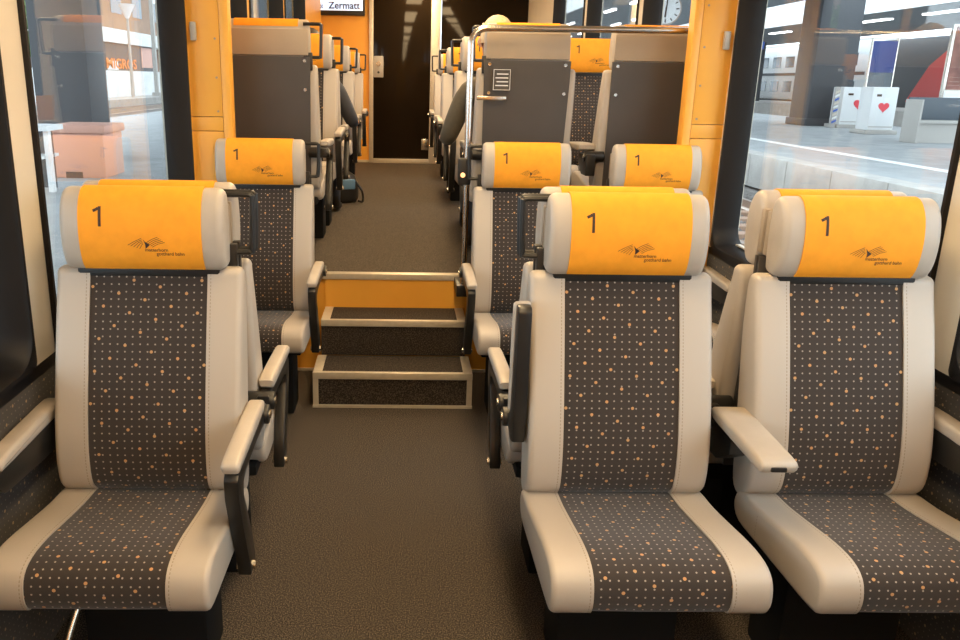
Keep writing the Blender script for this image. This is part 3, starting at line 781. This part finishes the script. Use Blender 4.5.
# bench with wind screen
b0 = at(912, 143, z=PZ)
bn = tag(empty('platform_bench', (b0.x, b0.y, PZ)), 'grey metal bench with a glazed wind screen on the platform', 'bench')
u = b0.y/769
box('end_panel', 'greyp', bn, 0, .06, -.1, .55, 0, 42*u, .01); box('end_panel', 'greyp', bn, 2.2, 2.26, -.1, .55, 0, 42*u, .01)
box('bench_seat', 'greyp', bn, .06, 2.2, 0, .45, 19*u, 22*u, .01); box('bench_back', 'winblue', bn, .06, 2.2, .5, .54, 4*u, 44*u)
box('bench_front', 'greyp', bn, .06, 2.2, .1, .14, 0, 19*u)
# poster board
b0 = at(941, 98, x=16)
pb = tag(empty('poster_board', (b0.x, b0.y, PZ+.0)), 'framed brown poster board with a white lower sheet on the platform', 'board')
u = b0.y/769
hb_ = at(950, 24, y=b0.y).z-PZ
box('frame', 'steel', pb, 0, 2.4, 0, .12, .3, hb_, .01); box('poster', mat('brown_poster', (.22, .09, .07), .5, noise=.5, nscale=2), pb, .08, 2.3, -.02, 0, hb_*.42, hb_-.06)
box('white_sheet', 'white', pb, .05, 2.3, -.02, 0, .34, hb_*.41)
for xx in (.1, 2.2): box('post', 'steel', pb, xx, xx+.1, .02, .1, 0, .4)
# platform number signs
b0 = at(757, 38, y=26)
sg = tag(empty('platform_sign', b0), 'blue and white platform sector sign above the far platform', 'sign')
u = 26/769
box('blue_plate', 'bluesign', sg, -8*u, 8*u, 0, .08, -10*u, -3*u); box('white_plate', 'white', sg, -9*u, 0, 0, .08, -3*u, 5*u)
text('sign_text', '2', 8*u, (-5*u, -.01, -2*u), (PI/2, 0, 0), 'print', sg); text('sign_text', '4-7', 8*u, (0, -.01, -9*u), (PI/2, 0, 0), 'white', sg)
MB().cyl((0, .04, 5*u), (0, .04, 4.595-b0.z), .03, 8).build('hanger', 'railsteel', sg)
# far platform, canopy, train
tag(box('platform_far', 'concrete', None, 23.5, 28.4, 10, 200, -.5, .50), kind='structure')
fcn = tag(empty('far_canopy', (19, 0, 4.55)), 'white edged canopy roof over the far platform', 'canopy')
box('roof_slab', 'canopy', fcn, 0, 9, 12, 160, 0, .3); box('fascia', 'white', fcn, -.1, 0, 12, 160, -.1, 1.3)
for k in range(9): box('tube_lamp', 'tubelight', fcn, 2.5, 2.8, 22+k*4.6, 24.2+k*4.6, -.06, -.001)
for k in range(6): box('post', 'column', fcn, 6.6, 6.9, 24+k*11, 24.3+k*11, -4.05, 0)
def coach(y0, label):
    t = tag(empty('railway_coach', (29.6, y0, .2)), label, 'train', 'white double-deck coaches at the far platform')
    bd = box('body', 'white', t, 0, 2.8, 0, 25, .35, 4.3, .25)
    box('underframe', 'column', t, .2, 2.6, .5, 24.5, -.1, .4)
    for yy in (2, 19.5): box('bogie', 'column', t, .3, 2.5, yy, yy+3.5, -.70, -.1)
    box('roof', 'greyp', t, .3, 2.5, .3, 24.7, 4.25, 4.5, .1)
    box('waist_stripe', 'column', t, -.02, 0, .2, 24.8, 2.15, 2.35)
    for k in range(11):
        box('window', 'winblue', t, -.03, 0, 1.2+k*2.1, 2.5+k*2.1, 2.75, 3.55); 
        if k not in (2, 8): box('window', 'winblue', t, -.03, 0, 1.2+k*2.1, 2.5+k*2.1, .95, 1.75)
    for yy in (5.3, 17.9):
        d = box('door', 'red', t, -.05, 0, yy, yy+1.5, .45, 3.0); box('door_band', 'migros', d, -.06, -.05, yy, yy+1.5, 1.9, 2.05)
    return t
coach(50.5, 'white double-deck coach with red doors standing at the far platform'); coach(76, 'white double-deck coach with red doors coupled beyond the first coach')
lc = tag(empty('locomotive', (29.6, 38.5, .2)), 'red and dark grey rounded locomotive end beside the white coach', 'train')
MB().prism([(2, -.7), (11.3, -.7), (11.3, 4.2), (4.5, 4.2), (3.2, 3.8), (2.2, 2.4)], 0, 2.8).build('body', 'column', lc, .2)
MB().prism([(2.3, .6), (7.6, .6), (6.0, 2.6), (4.4, 3.6), (2.6, 2.2)], -.03, 0).build('side_panel', 'red', lc)
MB().prism([(3.0, 2.9), (4.3, 2.9), (4.3, 3.3), (3.5, 3.3)], -.035, 0).build('side_window', 'winblue', lc)

cl2 = tag(empty('platform_canopy', (-5.5, 0, 5.2)), 'grey canopy roof added to cut daylight over the forecourt with the grit bin', 'canopy')  # roof inferred from the column, added to cut daylight on this side
box('roof_slab', 'canopy', cl2, -4.2, 3.9, -12, 75, 0, .25); box('fascia', 'white', cl2, 3.9, 4.0, -12, 75, -.15, .3)
# ---- the other side: forecourt, track, shop wall
p0 = at(75, 178, z=-.30); u = p0.y/769*1.03
gb = tag(empty('grit_bin', (p0.x, p0.y, -.30)), 'grit bin with a pink reflection painted into its plastic, in front of the dark column', 'bin')
box('bin_body', 'pink_tint', gb, -20*u, 30*u, 0, 1.0, 0, 42*u, .03); box('lid', 'pink_tint', gb, -22*u, 33*u, -.04, 1.04, 42*u, 50*u, .04)
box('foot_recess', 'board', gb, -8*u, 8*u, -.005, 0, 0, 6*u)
p1 = at(62, 160, z=-.30); u = p1.y/769*1.03
c2 = tag(empty('canopy_column', (p1.x, p1.y, -.30)), 'dark grey square column behind the reflection-tinted grit bin', 'column')
box('shaft', 'column', c2, -19*u, 32*u, 0, 1.1, 0, 5.48, .03)
p2 = at(36, 192, z=-.30); u = p2.y/769
lb = tag(empty('luggage_rack', (p2.x, p2.y, -.30)), 'white framed rack with grey panels beside the reflection-tinted bin', 'rack')
box('post', 'white', lb, 13*u, 18*u, 0, .1, 0, 62*u); box('post', 'white', lb, -32*u, -27*u, 0, .1, 0, 62*u)
box('top_rail', 'white', lb, -32*u, 20*u, -.1, .5, 60*u, 65*u); box('shelf', 'white', lb, -27*u, 13*u, -.1, .5, 33*u, 36*u)
box('panel', 'column', lb, -27*u, 13*u, .3, .34, 2*u, 58*u)
track(-17.0, 1.0, -.38, 10, 120, 'narrow railway track in front of the shop wall', False)
tag(box('platform_left', 'concrete', None, -21.5, -19.2, -10, 150, -.6, -.05), kind='structure')
wl = tag(empty('shop_building', (-21.6, 30, -.3)), 'brown brick shop building with a dark sign band and white base wall', 'building')
box('base_wall', 'plaster', wl, -1, 0, 14, 75, 0, 2.2)
box('upper_wall', 'brick', wl, -3, -1.2, 14, 75, 2.2, 13)
box('ledge', 'plaster', wl, -1.2, .2, 14, 75, 4.2, 5.2); box('sign_band', 'board', wl, -1, -.05, 17, 40, 2.2, 4.2)
for k in range(3, 14):
    w_ = box('window', 'winblue', wl, -1.22, -1.17, 4+k*5, 6.4+k*5, 6.6, 9.0); box('blind', 'white', w_, -1.16, -1.14, 4+k*5, 6.4+k*5, 8.2, 9.0)
def left_text(name, s, size, y, z, m, x=-21.60):
    return text(name, s, size, (x+21.6-.03, y-30, z+.3), (PI/2, 0, PI/2), m, wl, 'LEFT', .02, .02)
a0 = at(107, 68, x=-21.6)
mg = left_text('shop_lettering', 'MIGROS', 1.05, a0.y, a0.z, 'migros'); mg.scale.x = 1.75
a1 = at(35, 66, x=-21.6); left_text('shop_lettering', 'BOY', 1.0, a1.y, a1.z, 'white')
a2 = at(108, 75, x=-21.6); box('shop_poster', 'white', wl, -.05, -.03, a2.y-30+.2, a2.y-30+2.4, 2.25, 2.9)
box('shop_poster', 'pink_tint', wl, -.05, -.03, 37, 39.8, 2.5, 4.1)
lp0 = at(133, 92, x=-20.4)
lp = tag(empty('street_lamp', (-20.4, lp0.y, -.05)), 'grey street lamp with a conical head before the shop sign', 'lamp')
hh = at(133, 6, x=-20.4).z+.05
MB().tube([(0, 0, 0), (0, 0, hh-1.0)], [.13, .09], 10).build('pole', 'greyp', lp); MB().tube([(0, 0, hh-1.0), (0, 0, hh-.1), (0, 0, hh)], [.12, .55, .62], 16).build('lamp_head', 'white', lp)
mp0 = at(157, 92, x=-20.0)
mp = tag(empty('catenary_mast', (-20.0, mp0.y, -.05)), 'slim grey mast standing beside the white wall', 'mast')
box('mast_pole', 'greyp', mp, -.14, .14, -.14, .14, 0, 12); box('mast_foot', 'concrete', mp, -.3, .3, -.3, .3, 0, .3)
wb = tag(empty('white_building', (-24, 106, -.3)), 'white rendered building beyond the brown shop building', 'building')
box('wall', 'plaster', wb, -4, 2, 0, 40, 0, 6); box('roof', 'greyp', wb, -4.3, 2.3, -.3, 40.3, 6, 6.4)
for k in range(5): box('window', 'winblue', wb, 2, 2.04, 3+k*7, 6+k*7, 2.5, 4.5)
tr = tag(empty('tree', at(27, 100, x=-20.3)), 'leafy green tree at the end of the shop wall', 'tree')
tr.location.z = -.05
MB().tube([(0, 0, 0), (.1, 0, 2.5), (0, .1, 4)], [.16, .12, .06], 8).build('trunk', 'brick', tr)
V = []; F = []
for i in range(1500):
    a, b = random.uniform(0, 6.28), math.acos(random.uniform(-1, 1)); r = 1.5*random.uniform(.55, 1)
    p = Vector((r*math.sin(b)*math.cos(a), r*math.sin(b)*math.sin(a), 4.2+1.2*r*math.cos(b))); q = Vector((random.gauss(0, 1), random.gauss(0, 1), random.gauss(0, 1))).normalized()*.16; w_ = q.orthogonal().normalized()*.09; n = len(V)
    V += [p-q, p+w_, p+q, p-w_]; F.append((n, n+1, n+2, n+3))
me = D.meshes.new('foliage'); me.from_pydata(V, [], F); link('foliage', me, 'foliage', tr)
